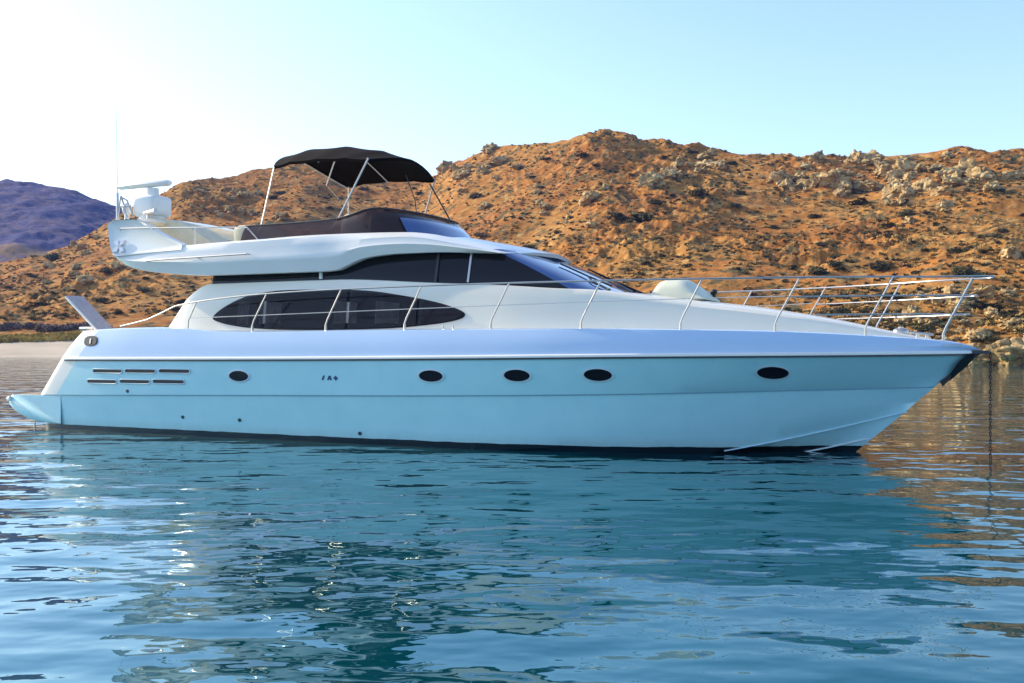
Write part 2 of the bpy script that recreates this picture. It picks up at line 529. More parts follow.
def bush_geo(r, n, leaf, sx=1, sz=.75):
    v, f = [], []
    lobes = [(r.uniform(-.45, .45), r.uniform(-.45, .45), r.uniform(.2, .5), r.uniform(.35, .6)) for _ in range(6)]
    for _ in range(n):
        a, b_, c_, q = r.choice(lobes)
        d = Vector((r.gauss(0, 1), r.gauss(0, 1), r.gauss(0, 1))).normalized()*q*r.uniform(.55, 1.08)
        p = Vector((a+d.x, b_+d.y, max(.0, c_+d.z)*sz))
        u = Vector((r.gauss(0, 1), r.gauss(0, 1), r.gauss(0, 1))).normalized()
        w_ = u.orthogonal().normalized()
        l = leaf*r.uniform(.6, 1.4)
        k = len(v)
        v += [tuple(p-u*l), tuple(p+w_*l*.55), tuple(p+u*l), tuple(p-w_*l*.55)]
        f.append((k, k+1, k+2, k+3))
    return v, f

def bush_mesh(seed, mat, n=420, leaf=.11, sz=.75):
    r = random.Random(seed)
    v, f = bush_geo(r, n, leaf, 1, sz)
    me = bpy.data.meshes.new('scrub_bush'); me.from_pydata(v, [], f); me.materials.append(mat)
    return me
ROCKS = [rock_mesh(s) for s in range(8)]
BUSHES = [bush_mesh(s, M['bush']) for s in range(5)]
GREYB = [bush_mesh(40+s, M['greybush'], 520, .10, .85) for s in range(3)]

def place(name, me, loc, scale, label, cat, group, rz=None, tilt=0):
    o = bpy.data.objects.new(name, me)
    o.location = loc; o.scale = scale
    o.rotation_euler = (random.uniform(-tilt, tilt), random.uniform(-tilt, tilt), random.uniform(0, 6.28) if rz is None else rz)
    COL.objects.link(o)
    return tag(o, label, cat, group)

def boulder(px, py, s, label, group, flat=.7, sink=.25):
    p = on_hill(px, py)
    if not isinstance(s, tuple): s *= 1.05; s = (s*random.uniform(.8, 1.4), s*random.uniform(.7, 1.1), s*flat*random.uniform(.8, 1.2))
    return place('boulder', random.choice(ROCKS), (p[0], p[1], p[2]+s[2]*(.5-sink)), s, label, 'boulder', group, tilt=.35)

# rock outcrops: (centre px, spread, count, size, label, group)
ZONES = [
    (905, 185, 95, 26, 62, 1.5, 'weathered tan crag rock high on the right end of the ridge', 'crags high on the right end of the ridge'),
    (825, 182, 45, 22, 24, 1.5, 'weathered tan rock below the dip in the ridge line', 'rocks below the dip in the ridge line'),
    (690, 172, 50, 18, 24, 1.4, 'grey brown rock in the outcrop below the middle of the ridge', 'outcrop below the middle of the ridge'),
    (475, 172, 40, 16, 20, 1.5, 'tan rock on the rounded shoulder right of the black sunshade', 'rocks on the rounded shoulder of the hill'),
    (585, 205, 60, 25, 18, 1.0, 'small tan rock scattered across the middle of the orange slope', 'rocks scattered across the middle slope'),
    (230, 205, 50, 22, 18, 1.2, 'brown rock on the slope behind the yacht flybridge', 'rocks on the slope behind the flybridge'),
    (70, 262, 45, 18, 14, 1.1, 'pale rock on the low slope under the shaded far hill', 'rocks on the low slope at the left'),
    (960, 300, 60, 18, 22, .8, 'brown rock low on the slope behind the bow rail', 'rocks low on the slope behind the bow rail'),
]
for cx, cy, sx, sy, n, s, lab, grp in ZONES:
    for _ in range(n):
        px = random.gauss(cx, sx*.55); py = random.gauss(cy, sy*.55)
        py = max(py, float(ridge_y(px))+3)
        boulder(px, py, s*random.choice((.5, .7, 1, 1.1, 1.6)), lab, grp)
BIG = [
    (872, 163, 3.0, 'dark rounded boulder breaking the ridge line above the bow rail'),
    (855, 162, 2.2, 'pale boulder on the skyline beside a dark rounded one'),
    (968, 176, 3.0, 'large grey boulder high on the right end of the ridge'),
    (490, 151, 2.6, 'reddish boulder standing on the skyline of the left shoulder'),
    (446, 171, 2.6, 'tan boulder at the left foot of the rounded shoulder near the sunshade'),
    (652, 184, 2.6, 'pale cracked boulder in the outcrop below the summit'),
    (590, 201, 2.4, 'tan boulder alone in the middle of the slope above the windscreen'),
    (1012, 256, 1.5, 'dark overhanging rock at the right edge of the slope'),
]
for px, py, s, lab in BIG:
    boulder(px, py, s, lab, None, flat=.75)
# shoreline boulders at the right
shore = []
for k in range(44):
    px = 880+k*4.6+random.uniform(-3, 3)
    rad = float(shore_r(px))+random.uniform(-.8, 2.5)
    s = random.choice((.7, 1.0, 1.3, 1.9))
    place('boulder', random.choice(ROCKS), ((px-512)/FPX*rad, rad, s*.25), (s*random.uniform(1, 1.6), s, s*.75),
          'brown boulder at the waterline behind the bow', 'boulder', 'boulders along the right shoreline', tilt=.3)

for k in range(26):
    px = random.uniform(885, 1060); p = on_hill(px, random.uniform(322, 352)); s = random.choice((.35, .5, .8, 1.1))
    place('boulder', random.choice(ROCKS), (p[0], p[1], p[2]+s*.1), (s*random.uniform(1, 1.5), s, s*.7),
          'tan boulder half buried in the bank just above the right waterline', 'boulder', 'boulders on the bank above the right waterline', tilt=.3)
for k in range(14):
    px = random.uniform(890, 1050); p = on_hill(px, random.uniform(318, 345)); s = random.choice((.4, .6, .9))
    place('scrub_bush', random.choice(BUSHES), (p[0], p[1], p[2]-.1), (s*1.4, s*1.2, s*.9),
          'small dark bush on the bank just above the right waterline', 'bush', 'bushes on the bank above the right waterline')
for k in range(150):
    px = random.uniform(-20, 1060); y0 = float(ridge_y(px)); py = random.uniform(y0+6, 318)
    p = on_hill(px, py); s = random.choice((.6, .8, 1, 1.3, 1.7))
    place('scrub_bush', random.choice(BUSHES), (p[0], p[1], p[2]-.1), (s*1.2, s*1.2, s*.9),
          'low dark scrub bush dotted on the dry orange hillside', 'bush', 'scrub bushes dotted over the hillside')
for px, py, s, lab in [(640, 222, 2.6, 'large dark bush in the middle of the slope right of the windscreen'),
                       (700, 196, 2.0, 'dark bush at the foot of the outcrop below the middle ridge'),
                       (476, 198, 2.0, 'dark bush on the left shoulder right of the sunshade'),
                       (860, 205, 2.2, 'dark bush in a hollow below the right ridge'),
                       (985, 312, 1.8, 'dark bush behind the pulpit just above the shore')]:
    p = on_hill(px, py)
    place('scrub_bush', random.choice(BUSHES), (p[0], p[1], p[2]-.1), (s*1.3, s*1.2, s*.9), lab, 'bush', None)
for k in range(18):
    px = -30+k*8+random.uniform(-3, 3); p = on_hill(px, random.uniform(327, 332))
    s = random.uniform(1.0, 1.5)
    place('scrub_bush', random.choice(GREYB), (p[0], p[1], p[2]-.15), (s*1.5, s*1.2, s*1.0),
          'grey violet bush in the row above the sandy beach', 'bush', 'row of grey bushes above the beach')

def tufts(name, n, sampler, mat, leaf, size):
    r = random.Random(5)
    V, F = [], []
    for _ in range(n):
        p = sampler(r)
        s = size*r.uniform(.5, 1.5)
        for _ in range(7):
            a = r.uniform(0, 6.28); q = r.uniform(.1, .5)*s
            b = Vector((p[0]+math.cos(a)*q, p[1]+math.sin(a)*q, p[2]-.05))
            d = Vector((math.cos(a+r.uniform(-1, 1))*.5, math.sin(a)*.5, r.uniform(.5, 1)))*s*.8
            sd = Vector((-math.sin(a), math.cos(a), 0))*leaf*s
            k = len(V)
            V += [tuple(b-sd), tuple(b+sd), tuple(b+d+sd*.6), tuple(b+d-sd*.6)]
            F.append((k, k+1, k+2, k+3))
    me = bpy.data.meshes.new(name); me.from_pydata(V, [], F); me.materials.append(mat)
    o = bpy.data.objects.new(name, me); COL.objects.link(o)
    return o
def clumps(name, n, mat, lo, hi, sz, leaves, leaf, label, seed):
    r = random.Random(seed); g = np.random.default_rng(seed)
    X, Y, Z = hill_height(g.uniform(-70, 1110, n), np.where(g.random(n) < .9, g.uniform(.04, 1, n), g.uniform(.0, .12, n)))
    keep = (fbm(X*.05+seed, Y*.05, 3) > -.35) & ((X/Y > -.1) | (Y > np.interp(X/Y, [-.6, -.1], [150, 152])))
    protos = [bush_geo(random.Random(seed*10+q), leaves, leaf, 1, sz) for q in range(4)]
    VV, FF, nb = [], [], 0
    for x, y, z in zip(X[keep], Y[keep], Z[keep]):
        v, f = r.choice(protos); v = np.array(v); k = r.uniform(lo, hi); a = r.uniform(0, 6.28)
        ca, sa = math.cos(a)*k, math.sin(a)*k
        VV.append(np.stack([v[:, 0]*ca-v[:, 1]*sa+x, v[:, 0]*sa+v[:, 1]*ca+y, v[:, 2]*k+z-.06], -1))
        FF.append(np.array(f)+nb); nb += len(v)
    me = bpy.data.meshes.new(name); co = np.concatenate(VV).astype(np.float32); q = np.concatenate(FF).astype(np.int32)
    me.vertices.add(len(co)); me.vertices.foreach_set('co', co.ravel())
    me.loops.add(q.size); me.loops.foreach_set('vertex_index', q.ravel())
    me.polygons.add(len(q)); me.polygons.foreach_set('loop_start', (np.arange(len(q))*4).astype(np.int32))
    me.update(calc_edges=True); me.materials.append(mat)
    o = bpy.data.objects.new(name, me); COL.objects.link(o)
    return tag(o, label, 'scrub', kind='stuff')
clumps('dry_grass', 12000, M['tuft'], .25, .8, .55, 34, .26, 'golden dry grass clumps covering the hillside', 21)
clumps('dark_scrub', 11000, M['bush'], .2, .75, .6, 40, .24, 'small dark scrub covering the hillside', 22)
def gs(r):
    px = r.uniform(-60, 330); rad = float(shore_r(px))+r.uniform(11.5, 16)
    z = float(hill_height(np.array([px]), np.array([(rad-float(shore_r(px)))/(float(ridge_r(px))-float(shore_r(px)))]))[2][0])+.12
    return ((px-512)/FPX*rad, rad, z)
gr = tufts('grass', 2600, gs, M['grass'], .3, .55)
tag(gr, 'yellow green grass along the top of the beach', 'grass', kind='stuff')

# ================================================================== THE YACHT
yacht = empty('motor_yacht', (OX, OY, 0), -TH)
tag(yacht, 'white motor yacht with blue reflections put into its hull colour and black bimini at anchor', 'yacht')

z_rub = table([(.5, 1.36), (5.65, 1.40), (9.2, 1.44), (12.5, 1.485), (15.65, 1.515), (17.05, 1.53)])
b_rub = table([(.5, 2.15), (2, 2.26), (5, 2.34), (8, 2.36), (10, 2.33), (11.5, 2.24), (12.5, 2.11), (13.5, 1.9), (14.5, 1.56), (15.5, 1.08), (16.2, .66), (16.7, .3), (17.02, 0)])
z_kn = table([(-.1, .66), (5.57, .78), (9.16, .85), (12.5, .93), (15, 1.0), (16.47, 1.03)])
b_kn = table([(-.1, 2.1), (3, 2.24), (8, 2.28), (10, 2.2), (11.5, 2.04), (12.5, 1.84), (13.5, 1.53), (14.5, 1.1), (15.3, .68), (16, .28), (16.47, 0)])
z_ch = table([(0, -.12), (6, -.1), (9, -.05), (11.1, .07), (13, .31), (14.27, .50), (15.38, .67), (16.22, .80)])
z_c0 = table([(0, -.3), (9, -.27), (12, -.18), (13, -.05), (13.9, .12), (15.2, .42), (15.7, .55), (16.07, .65)])
b_ch = table([(0, 2.05), (5, 2.12), (9, 2.08), (11, 1.9), (12, 1.72), (13, 1.45), (14, 1.08), (15, .62), (15.7, .28), (16.22, 0)])
z_ke = table([(0, -.7), (10, -.8), (13, -.7), (14.3, -.52), (14.95, -.35)])
z_dk = table([(1.05, 1.88), (1.5, 1.94), (3.3, 1.975), (4.0, 1.95), (4.6, 1.91), (5.6, 1.895), (8.4, 1.91), (11.3, 1.91), (13.4, 1.885), (14.5, 1.86), (15.65, 1.80), (16.56, 1.73), (16.95, 1.67), (17.1, 1.60)])
b_dk = table([(1.05, 2.1), (3, 2.2), (8, 2.27), (11, 2.2), (12.5, 2.04), (13.5, 1.83), (14.5, 1.49), (15.5, 1.02), (16.3, .56), (16.8, .25), (17.1, 0)])

def level(b, z, xs, xe, n=60, db=0, dz=0, r=.30):
    """starboard line of one hull level from the stem aft, round the quarter to the centreline"""
    pts = []
    for i in range(n+1):
        u = 1-(1-i/n)**1.0
        u = 1-u
        u = 1-(1-u)**1.25
        x = xs+r+(xe-xs-r)*u
        if i == 0: x = xe
        pts.append((x, max(0.0, float(b(x))+db*(min(1, (xe-x)/.6))), float(z(x))+dz))
    bx = pts[-1][1]; zz = pts[-1][2]
    for a in range(1, 7):
        an = a/6*math.pi/2
        pts.append((xs+r-r*math.sin(an), bx-r*(1-math.cos(an)), zz))
    for k in range(1, 6):
        pts.append((xs-.06*math.sin(k/5*math.pi/2), (bx-r)*(1-k/5), zz))
    return pts

def blend(a, b, f, bulge=0):
    return [(p[0]+(q[0]-p[0])*f, p[1]+(q[1]-p[1])*f+bulge*(1 if p[1] > .05 else 0), p[2]+(q[2]-p[2])*f) for p, q in zip(a, b)]

ke = [(x, 0.0, z) for x, y, z in level(lambda x: 0*x+.0, z_ke, 0, 14.95)]
ch0 = level(b_ch, z_c0, 0, 16.07, db=-.20)
ch1 = level(b_ch, z_ch, 0, 16.22)
kn0 = level(b_kn, z_kn, -.1, 16.47, db=-.014, dz=-.006)
kn1 = level(b_kn, z_kn, -.1, 16.475, dz=.004)
rb = level(b_rub, z_rub, .52, 17.02)
rb1 = level(b_rub, z_rub, .56, 17.05, db=-.005, dz=.055)
dk = level(b_dk, z_dk, 1.05, 17.1)

hl = [ke, blend(ke, ch0, .5, .02), ch0, ch1, blend(ch1, kn0, .33), blend(ch1, kn0, .66), kn0, kn1, blend(kn1, rb, .33), blend(kn1, rb, .66), rb]
h = MB()
h.mirror_grid([l[:60] for l in hl[6:]])
h.mirror_grid(hl[:7])
hull = h.build('hull', M['hull'], yacht, sharp=20)
h = MB()
h.mirror_grid([l[59:] for l in hl[6:]])
h.build('transom', M['gel'], yacht, sharp=30)
from mathutils.bvhtree import BVHTree
HB = BVHTree.FromPolygons([v.co.copy() for v in hull.data.vertices], [tuple(p.vertices) for p in hull.data.polygons])

def b_side(x, z):
    """half breadth of the blue-tinted topside at station x, height z"""
    hit = HB.ray_cast(Vector((x, -6, z)), Vector((0, 1, 0)))
    if hit[0] is not None: return -hit[0].y
    zk, zr = float(z_kn(x)), float(z_rub(x))
    if z >= zk:
        f = (z-zk)/(zr-zk); return float(b_kn(x))*(1-f)+float(b_rub(x))*f
    zc = float(z_ch(x)); f = (z-zc)/(zk-zc)
    return float(b_ch(x))*(1-f)+float(b_kn(x))*f

# upper white band, rolled over into the deck edge
u = MB()
dkin = [(p[0]-(.05 if i < 62 else -.06), max(0, p[1]-.09), p[2]+.02) for i, p in enumerate(dk)]
dkin2 = [(p[0]-(.10 if i < 62 else -.12), max(0, p[1]-.17), p[2]-.02) for i, p in enumerate(dk)]
dkin3 = [(p[0]-(.12 if i < 62 else -.14), max(0, p[1]-.19), p[2]-.10) for i, p in enumerate(dk)]
ul = [rb, rb1, blend(rb1, dk, .35, .02), blend(rb1, dk, .7, .02), dk, blend(dk, dkin, .5, .012), dkin, dkin2, dkin3]
u.mirror_grid([l[:60] for l in ul])
u.build('topside_band', M['ice'], yacht, sharp=50)
u = MB(); u.mirror_grid([l[59:] for l in ul]); u.build('quarter_moulding', M['gel'], yacht, sharp=50)
d = MB()
d.mirror_grid([dkin3, [(p[0], 0.0, p[2]+.02) for p in dkin3]])
d.build('deck', M['gel'], yacht)

def strip_along(curve, prof):
    """sweep a small (out, up) profile along a level line"""
    rows = []
    for i, p in enumerate(curve):
        a = Vector(curve[max(i-1, 0)]); b = Vector(curve[min(i+1, len(curve)-1)])
        t = (b-a); n = Vector((-t.y, t.x, 0))
        n = Vector((t.y, -t.x, 0)) if n.y < 0 else n
        if n.length < 1e-6: n = Vector((1, 0, 0))
        n.normalize()
        if i == 0: n = Vector((1, .0, 0))
        if p[1] < .02 and i > 3: n = Vector((-1, 0, 0))
        rows.append([(p[0]+n.x*o, max(0, p[1]+n.y*o), p[2]+z) for o, z in prof])
    return rows
st = MB(); st.mirror_grid(strip_along(rb[:61], [(-.01, .062), (.022, .058), (.034, .04), (.030, .012), (-.01, .010)]))
st.build('rub_rail', M['gel'], yacht, sharp=60)
st = MB(); st.mirror_grid(strip_along(rb[:61], [(-.01, .009), (.018, .009), (.018, -.016), (-.01, -.016)]))
st.build('rub_strip', M['dark'], yacht)
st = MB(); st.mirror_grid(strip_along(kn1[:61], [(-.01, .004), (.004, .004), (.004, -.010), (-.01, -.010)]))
st.build('knuckle_line', plain('painted_knuckle_shade', (.13, .27, .36), .4), yacht)  # dark strip painted in for the shade line of the knuckle step
# spray rails on the forefoot
st = MB(); st.mirror_grid(strip_along(ch0[:15], [(-.02, .012), (.022, .004), (.030, -.008), (-.02, -.02)]))
st.build('spray_rail', plain('spray_rail_gel', (.48, .68, .76), .25, coat=.4), yacht)
low = blend(ke, ch0, .60, .02)
st = MB(); st.mirror_grid(strip_along(low[1:11], [(-.02, .02), (.028, .006), (.030, -.012), (-.02, -.02)]))
st.build('spray_rail', M['rim'], yacht)

# swim platform with a rolled underside
pf = MB()
prof = [(.65, .665), (-.55, .65), (-.84, .645), (-.93, .61), (-.955, .53), (-.92, .44), (-.80, .34), (-.5, .22), (-.1, .12), (.65, .08)]
rows = []
for sb, k, in ((0, 0), (1.2, .0), (1.75, .012), (1.95, .03), (2.06, .07), (2.11, .13), (2.125, .2)):
    rows.append([(x+k*min(1, max(0, (.25-x)/1.1)), sb, z if z > .6 else z+.15*k) for x, z in prof])
pf.mirror_grid(rows)
pf.poly(rows[-1]); pf.poly([(x, -y, z) for x, y, z in rows[-1]])
pf.build('swim_platform', M['hull'], yacht, sharp=50)
rimline = [r_[4] for r_ in rows]
m = MB(); m.tube([(p[0]+.035, p[1], p[2]+.01) for p in rimline]+[(p[0]+.035, -p[1], p[2]+.01) for p in rimline[-2::-1]] if False else
                 [(p[0]+.02, -p[1], p[2]+.02) for p in rimline[::-1]]+[(p[0]+.02, p[1], p[2]+.02) for p in rimline[1:]], .055, 8)
m.build('platform_edge', M['gel'], yacht)
tk = MB(); tk.prism([(-.80, -1.8, .645), (-.80, 1.8, .645), (-.1, 1.95, .645), (-.1, -1.95, .645)], [(-.80, -1.8, .665), (-.80, 1.8, .665), (-.1, 1.95, .665), (-.1, -1.95, .665)])
tk.build('platform_decking', M['teak'], yacht)
ld = MB()
for sb in (1.55, 1.25):
    ld.tube([(-.72, sb, .45), (-.74, sb, .02), (-.74, sb, -.3)], .014)
for z in (.22, -.02):
    ld.tube([(-.74, 1.25, z), (-.74, 1.55, z)], .013)
ld.build('boarding_ladder', M['steel'], yacht)

def plate(outline, ysurf, off=.006, thick=.02):
    """flat fitting following a side surface: outline in (x, z)"""
    m = MB()
    m.prism([(x, ysurf(x, z)+off, z) for x, z in outline], [(x, ysurf(x, z)+off-thick, z) for x, z in outline])
    return m
def oval(cx, cz, a, b, n=28, e=1):
    return [(cx+a*math.copysign(abs(math.cos(2*math.pi*k/n))**e, math.cos(2*math.pi*k/n)), cz+b*math.copysign(abs(math.sin(2*math.pi*k/n))**e, math.sin(2*math.pi*k/n))) for k in range(n)]

# portholes
for px, py in ((239, 376), (431, 376), (517, 375.5), (598, 375), (773, 373)):
    x, z = P(px, py, 2.25 if px < 700 else 1.78)
    for _ in range(4): x, z = P(px, py, b_side(x, z))
    for sgn in (1, -1):
        ring = MB(); n = 32
        o1 = oval(x, z, .25, .115, n); o2 = oval(x, z, .215, .092, n)
        rows = []
        for pts, of in ((o1, -.01), (o1, .012), (o2, .016), (o2, -.02)):
            rows.append([(a, sgn*(b_side(a, q)+of), q) for a, q in pts])
        ring.grid(rows, close=True)
        ph = ring.build('porthole', M['rim'], yacht)
        gl = MB(); gl.poly([(a, sgn*(b_side(a, q)+.004), q) for a, q in oval(x, z, .22, .096, n)])
        gl.build('porthole_glass', M['glass'], ph)
# louvre slots
for px0, px1, py in ((93.5, 124, 371), (127, 158.5, 371), (162, 193.5, 371), (87, 117.5, 381.5), (121, 152, 381.5), (155, 187, 381.5)):
    a, z = P(px0, py, 2.22); b, _ = P(px1, py, 2.22)
    _, z = P((px0+px1)/2, py, 2.22)
    for sgn in (1, -1):
        o = [(a+.04, z+.038), (b-.03, z+.038), (b, z+.02), (b, z-.02), (b-.04, z-.038), (a+.03, z-.038), (a, z-.02), (a, z+.02)]
        m = MB(); m.prism([(p, sgn*(b_side(p, q)+.012), q) for p, q in o], [(p, sgn*(b_side(p, q)-.012), q) for p, q in o])
        sl = m.build('engine_vent', M['black'], yacht)
        fr = MB()
        fr.tube([(p, sgn*(b_side(p, q)+.010), q) for p, q in o+[o[0]]], .010, 6)
        fr.build('vent_frame', M['rim'], sl)
# drains
for px, py in ((184, 417), (241, 420), (360, 433.5), (131, 391)):
    x, z = P(px, py, 2.15)
    m = plate(oval(x, z, .035, .032, 12), b_side, .012, .03); m.build('drain_outlet', M['dark'], yacht)
# three little dark marks on the topside
x, z = P(330, 378, 2.3); x, z = P(330, 378, b_side(x, z))
mk = MB()
def mpoly(pts):
    o = [(x+a, z+b) for a, b in pts]
    mk.prism([(p, b_side(p, q)+.007, q) for p, q in o], [(p, b_side(p, q)-.01, q) for p, q in o])
mpoly([(-.17, -.035), (-.135, -.035), (-.10, .04), (-.135, .04)])
mpoly([(-.06, -.035), (-.02, .04), (.015, .04), (.035, -.035), (.0, -.035), (-.01, -.01), (-.03, -.035)])
mpoly([(.07, .0), (.115, .042), (.16, .0), (.115, -.045)])
mk.build('hull_mark', plain('navy_mark', (.02, .06, .16), .4), yacht)

# stern fairlead: dark oval with two pale bars
def b_band(x, z):
    zr, zd = float(z_rub(x)), float(z_dk(x)); f = (z-zr)/(zd-zr)
    return float(b_rub(x))*(1-f)+float(b_dk(x))*f+.02
x, z = P(93, 341, 2.14)
m = plate(oval(x, z, .19, .10, 24, .8), b_band, .010, .04); fl = m.build('stern_fairlead', M['dark'], yacht)
m = plate(oval(x, z, .165, .08, 24, .8), b_band, .016, .02); m.build('fairlead_mouth', M['black'], fl)
m = plate([(x-.02, z+.05), (x+.015, z+.05), (x+.015, z-.05), (x-.02, z-.05)], b_band, .024, .02); m.build('fairlead_roller', M['steel'], fl)
# the emblem by the bow name plate
x, z = P(957, 346, .32)

# ---- lower cabin and coachroof
w_b = table([(3.0, 1.86), (4, 1.88), (8, 1.9), (10, 1.87), (11, 1.8), (12, 1.64), (13, 1.40), (14, 1.12), (15, .80), (16, .42), (16.75, .08)])
z_top = table([(3.02, 1.96), (3.12, 2.10), (3.31, 2.34), (3.5, 2.55), (3.67, 2.67), (3.85, 2.76), (4.05, 2.81), (6.8, 2.815), (8.8, 2.71), (9.85, 2.655), (11.2, 2.56), (11.49, 2.55), (11.85, 2.51),
               (12.88, 2.365), (13.87, 2.235), (14.96, 2.06), (15.99, 1.845), (16.75, 1.70)])
def cab_w(x, z):
    zt = float(z_top(x)); z0 = float(z_dk(min(max(x, 1.1), 17)))-.12
    f = min(1, max(0, (z-z0)/max(.01, zt-z0)))
    return float(w_b(x))-.10*f-.03*f*f
cb = MB(); rows = []
xsn = np.concatenate([np.linspace(3.02, 4.1, 16), np.linspace(4.3, 11, 24), np.linspace(11.2, 16.75, 30)])
for x in xsn:
    zt = float(z_top(x)); z0 = float(z_dk(x))-.12; hgt = zt-z0
    wt_ = float(w_b(x)); row = []
    for f in (0, .25, .5, .75, .86):
        row.append((x, cab_w(x, z0+f*hgt), z0+f*hgt))
    wsh = cab_w(x, zt)
    rr_ = min(.05+.11*min(1, max(0, (x-11.3)/1.0)), hgt*.3, wsh*.5)
    for a in (0.5, 0.8, 1.0):
        an = a*math.pi/2
        row.append((x, wsh-rr_*(1-math.cos(an)), zt-rr_*.75*(1-math.sin(an))))
    crown = .01+.04*min(1, max(0, (x-11.3)/1.0))
    for f in (.75, .4, 0):
        row.append((x, (wsh-rr_)*f, zt+crown*min(1, wsh)*(1-f*f)))
    rows.append(row)
cb.mirror_grid(rows)
cb.poly([p for p in rows[0]]+[(p[0], -p[1], p[2]) for p in rows[0][-2::-1]])
cb.build('cabin', M['cream'], yacht, sharp=40)

# saloon window: black surround with three panes
wp = [(213, 318), (224, 307.5), (245, 297), (268, 292), (290, 290), (340, 289.5), (372, 291), (400, 295), (425, 299.5), (447, 305), (462, 311), (465, 315.5), (459, 319.5), (440, 323.5), (400, 327.8),
      (365, 329.3), (330, 330), (290, 330), (260, 328.8), (238, 326.5), (222, 323)]
def on_cab(pts):
    out = []
    for px, py in pts:
        x, z = P(px, py, 1.85)
        for _ in range(3): x, z = P(px, py, cab_w(x, z))
        out.append((x, z))
    return out
wo_ = on_cab(wp)
wo_s = smooth_closed(wo_, 4)
def side_plate(outline, surf, off, thick, name, mat, parent):
    ret = []
    for sgn in (1, -1):
        m = MB(); m.prism([(x, sgn*(surf(x, z)+off), z) for x, z in outline], [(x, sgn*(surf(x, z)+off-thick), z) for x, z in outline])
        ret.append(m.build(name, mat, parent[0 if sgn == 1 else 1] if isinstance(parent, list) else parent))
    return ret
wins = side_plate(wo_s, cab_w, .012, .04, 'saloon_window', M['glass'], yacht)
cxw = sum(p[0] for p in wo_)/len(wo_); czw = sum(p[1] for p in wo_)/len(wo_)
def clip_x(poly, a, b):
    for lim, sg in ((a, 1), (b, -1)):
        out = []
        for i in range(len(poly)):
            p, q = poly[i], poly[(i+1) % len(poly)]
            ip, iq = (p[0]-lim)*sg >= 0, (q[0]-lim)*sg >= 0
            if ip: out.append(p)
            if ip != iq:
                t = (lim-p[0])/(q[0]-p[0]); out.append((lim, p[1]+t*(q[1]-p[1])))
        poly = out
    return poly
M['curtain'] = plain('grey_curtain', (.46, .40, .38), .9, vary=.3, vscale=5)
for c0_, c1_ in ((262, 281), (336, 357), (377, 399), (240, 249)):
    (a_, za_), (b_, zb_) = on_cab([(c0_, 299), (c1_, 324)])
    for sgn in (1, -1):
        m = MB(); rows = []
        for k in range(17):
            f = k/16; x = a_+(b_-a_)*f; wv = .008*math.sin(f*22)
            zt_ = za_-.03-.05*f; z0_ = zb_+.02*math.sin(f*3)
            rows.append([(x, sgn*(cab_w(x, q)+.026+wv), q) for q in (z0_, (z0_+zt_)/2, zt_)])
        m.grid(rows); m.grid([[(p[0], p[1]-sgn*.006, p[2]) for p in r] for r in rows])
        m.build('curtain', M['curtain'], wins[0 if sgn == 1 else 1])
shr = [(cxw+(x-cxw)*.985, czw+(z-czw)*.92) for x, z in wo_s]
for a, b in ((4.2, 5.38), (5.44, 7.16), (7.22, 8.55), (8.6, 9.5)):
    side_plate(clip_x(shr, a, b), cab_w, .050, .010, 'window_pane', M['pane'], wins)

# ---- greenhouse glass band and raked windscreen
gl_ws = table([(2.4, 1.76), (2.8, 1.735), (3.25, 1.62)])
gl_xa = table([(2.4, 11.45), (2.57, 11.15), (2.9, 10.52), (3.18, 9.92), (3.3, 9.65)])
gl_xf = table([(2.4, 12.05), (2.55, 11.72), (2.66, 11.42), (2.88, 10.95), (3.08, 10.5), (3.31, 9.95)])
levs = np.linspace(2.46, 3.26, 10)
side_rows, front_rows = [], []
for z in levs:
    wz, xa, xf = float(gl_ws(z)), float(gl_xa(z)), float(gl_xf(z))
    side_rows.append([(4.1+(xa-4.1)*k/12, wz-.17*(k/12)**2.5, z) for k in range(13)])
    w2 = wz-.17
    fr_ = []
    for k in range(15):
        a = k/14*math.pi/2
        fr_.append((xa+(xf-xa)*math.sin(a)**.9, w2*math.cos(a)**.75 if k < 14 else 0.0, z))
    front_rows.append(fr_)
m = MB(); m.mirror_grid(side_rows); m.build('side_glazing', M['glass'], yacht)
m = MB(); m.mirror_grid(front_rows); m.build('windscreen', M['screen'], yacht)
def gl_side(x, z): return float(gl_ws(z))-.17*max(0, (x-4.1)/(float(gl_xa(z))-4.1))**2.5
m = MB()
m.prism([(4.1, -1.7, 2.7), (4.1, 1.7, 2.7), (4.1, 1.6, 3.2), (4.1, -1.6, 3.2)], [(4.06, -1.7, 2.7), (4.06, 1.7, 2.7), (4.06, 1.6, 3.2), (4.06, -1.6, 3.2)])
m.build('saloon_door', M['glass'], yacht)
# window posts on the glazing
for (px, y0, y1, wd, mat) in ((468, 251, 282, .035, 'steel'), (436, 252, 282, .05, 'black'), (322.5, 271, 279, .05, 'gel')):
    a, z1 = P(px, y0, 1.66); b, z0 = P(px-1.5, y1, 1.74)
    for sgn in (1, -1):
        m = MB()
        m.prism([(a-wd/2, sgn*(gl_side(a, z1)+.045), z1), (a+wd/2, sgn*(gl_side(a, z1)+.045), z1), (b+wd/2, sgn*(gl_side(b, z0)+.045), z0), (b-wd/2, sgn*(gl_side(b, z0)+.045), z0)],
                [(a-wd/2, sgn*(gl_side(a, z1)-.02), z1), (a+wd/2, sgn*(gl_side(a, z1)-.02), z1), (b+wd/2, sgn*(gl_side(b, z0)-.02), z0), (b-wd/2, sgn*(gl_side(b, z0)-.02), z0)])
        m.build('window_post', M[mat], yacht)
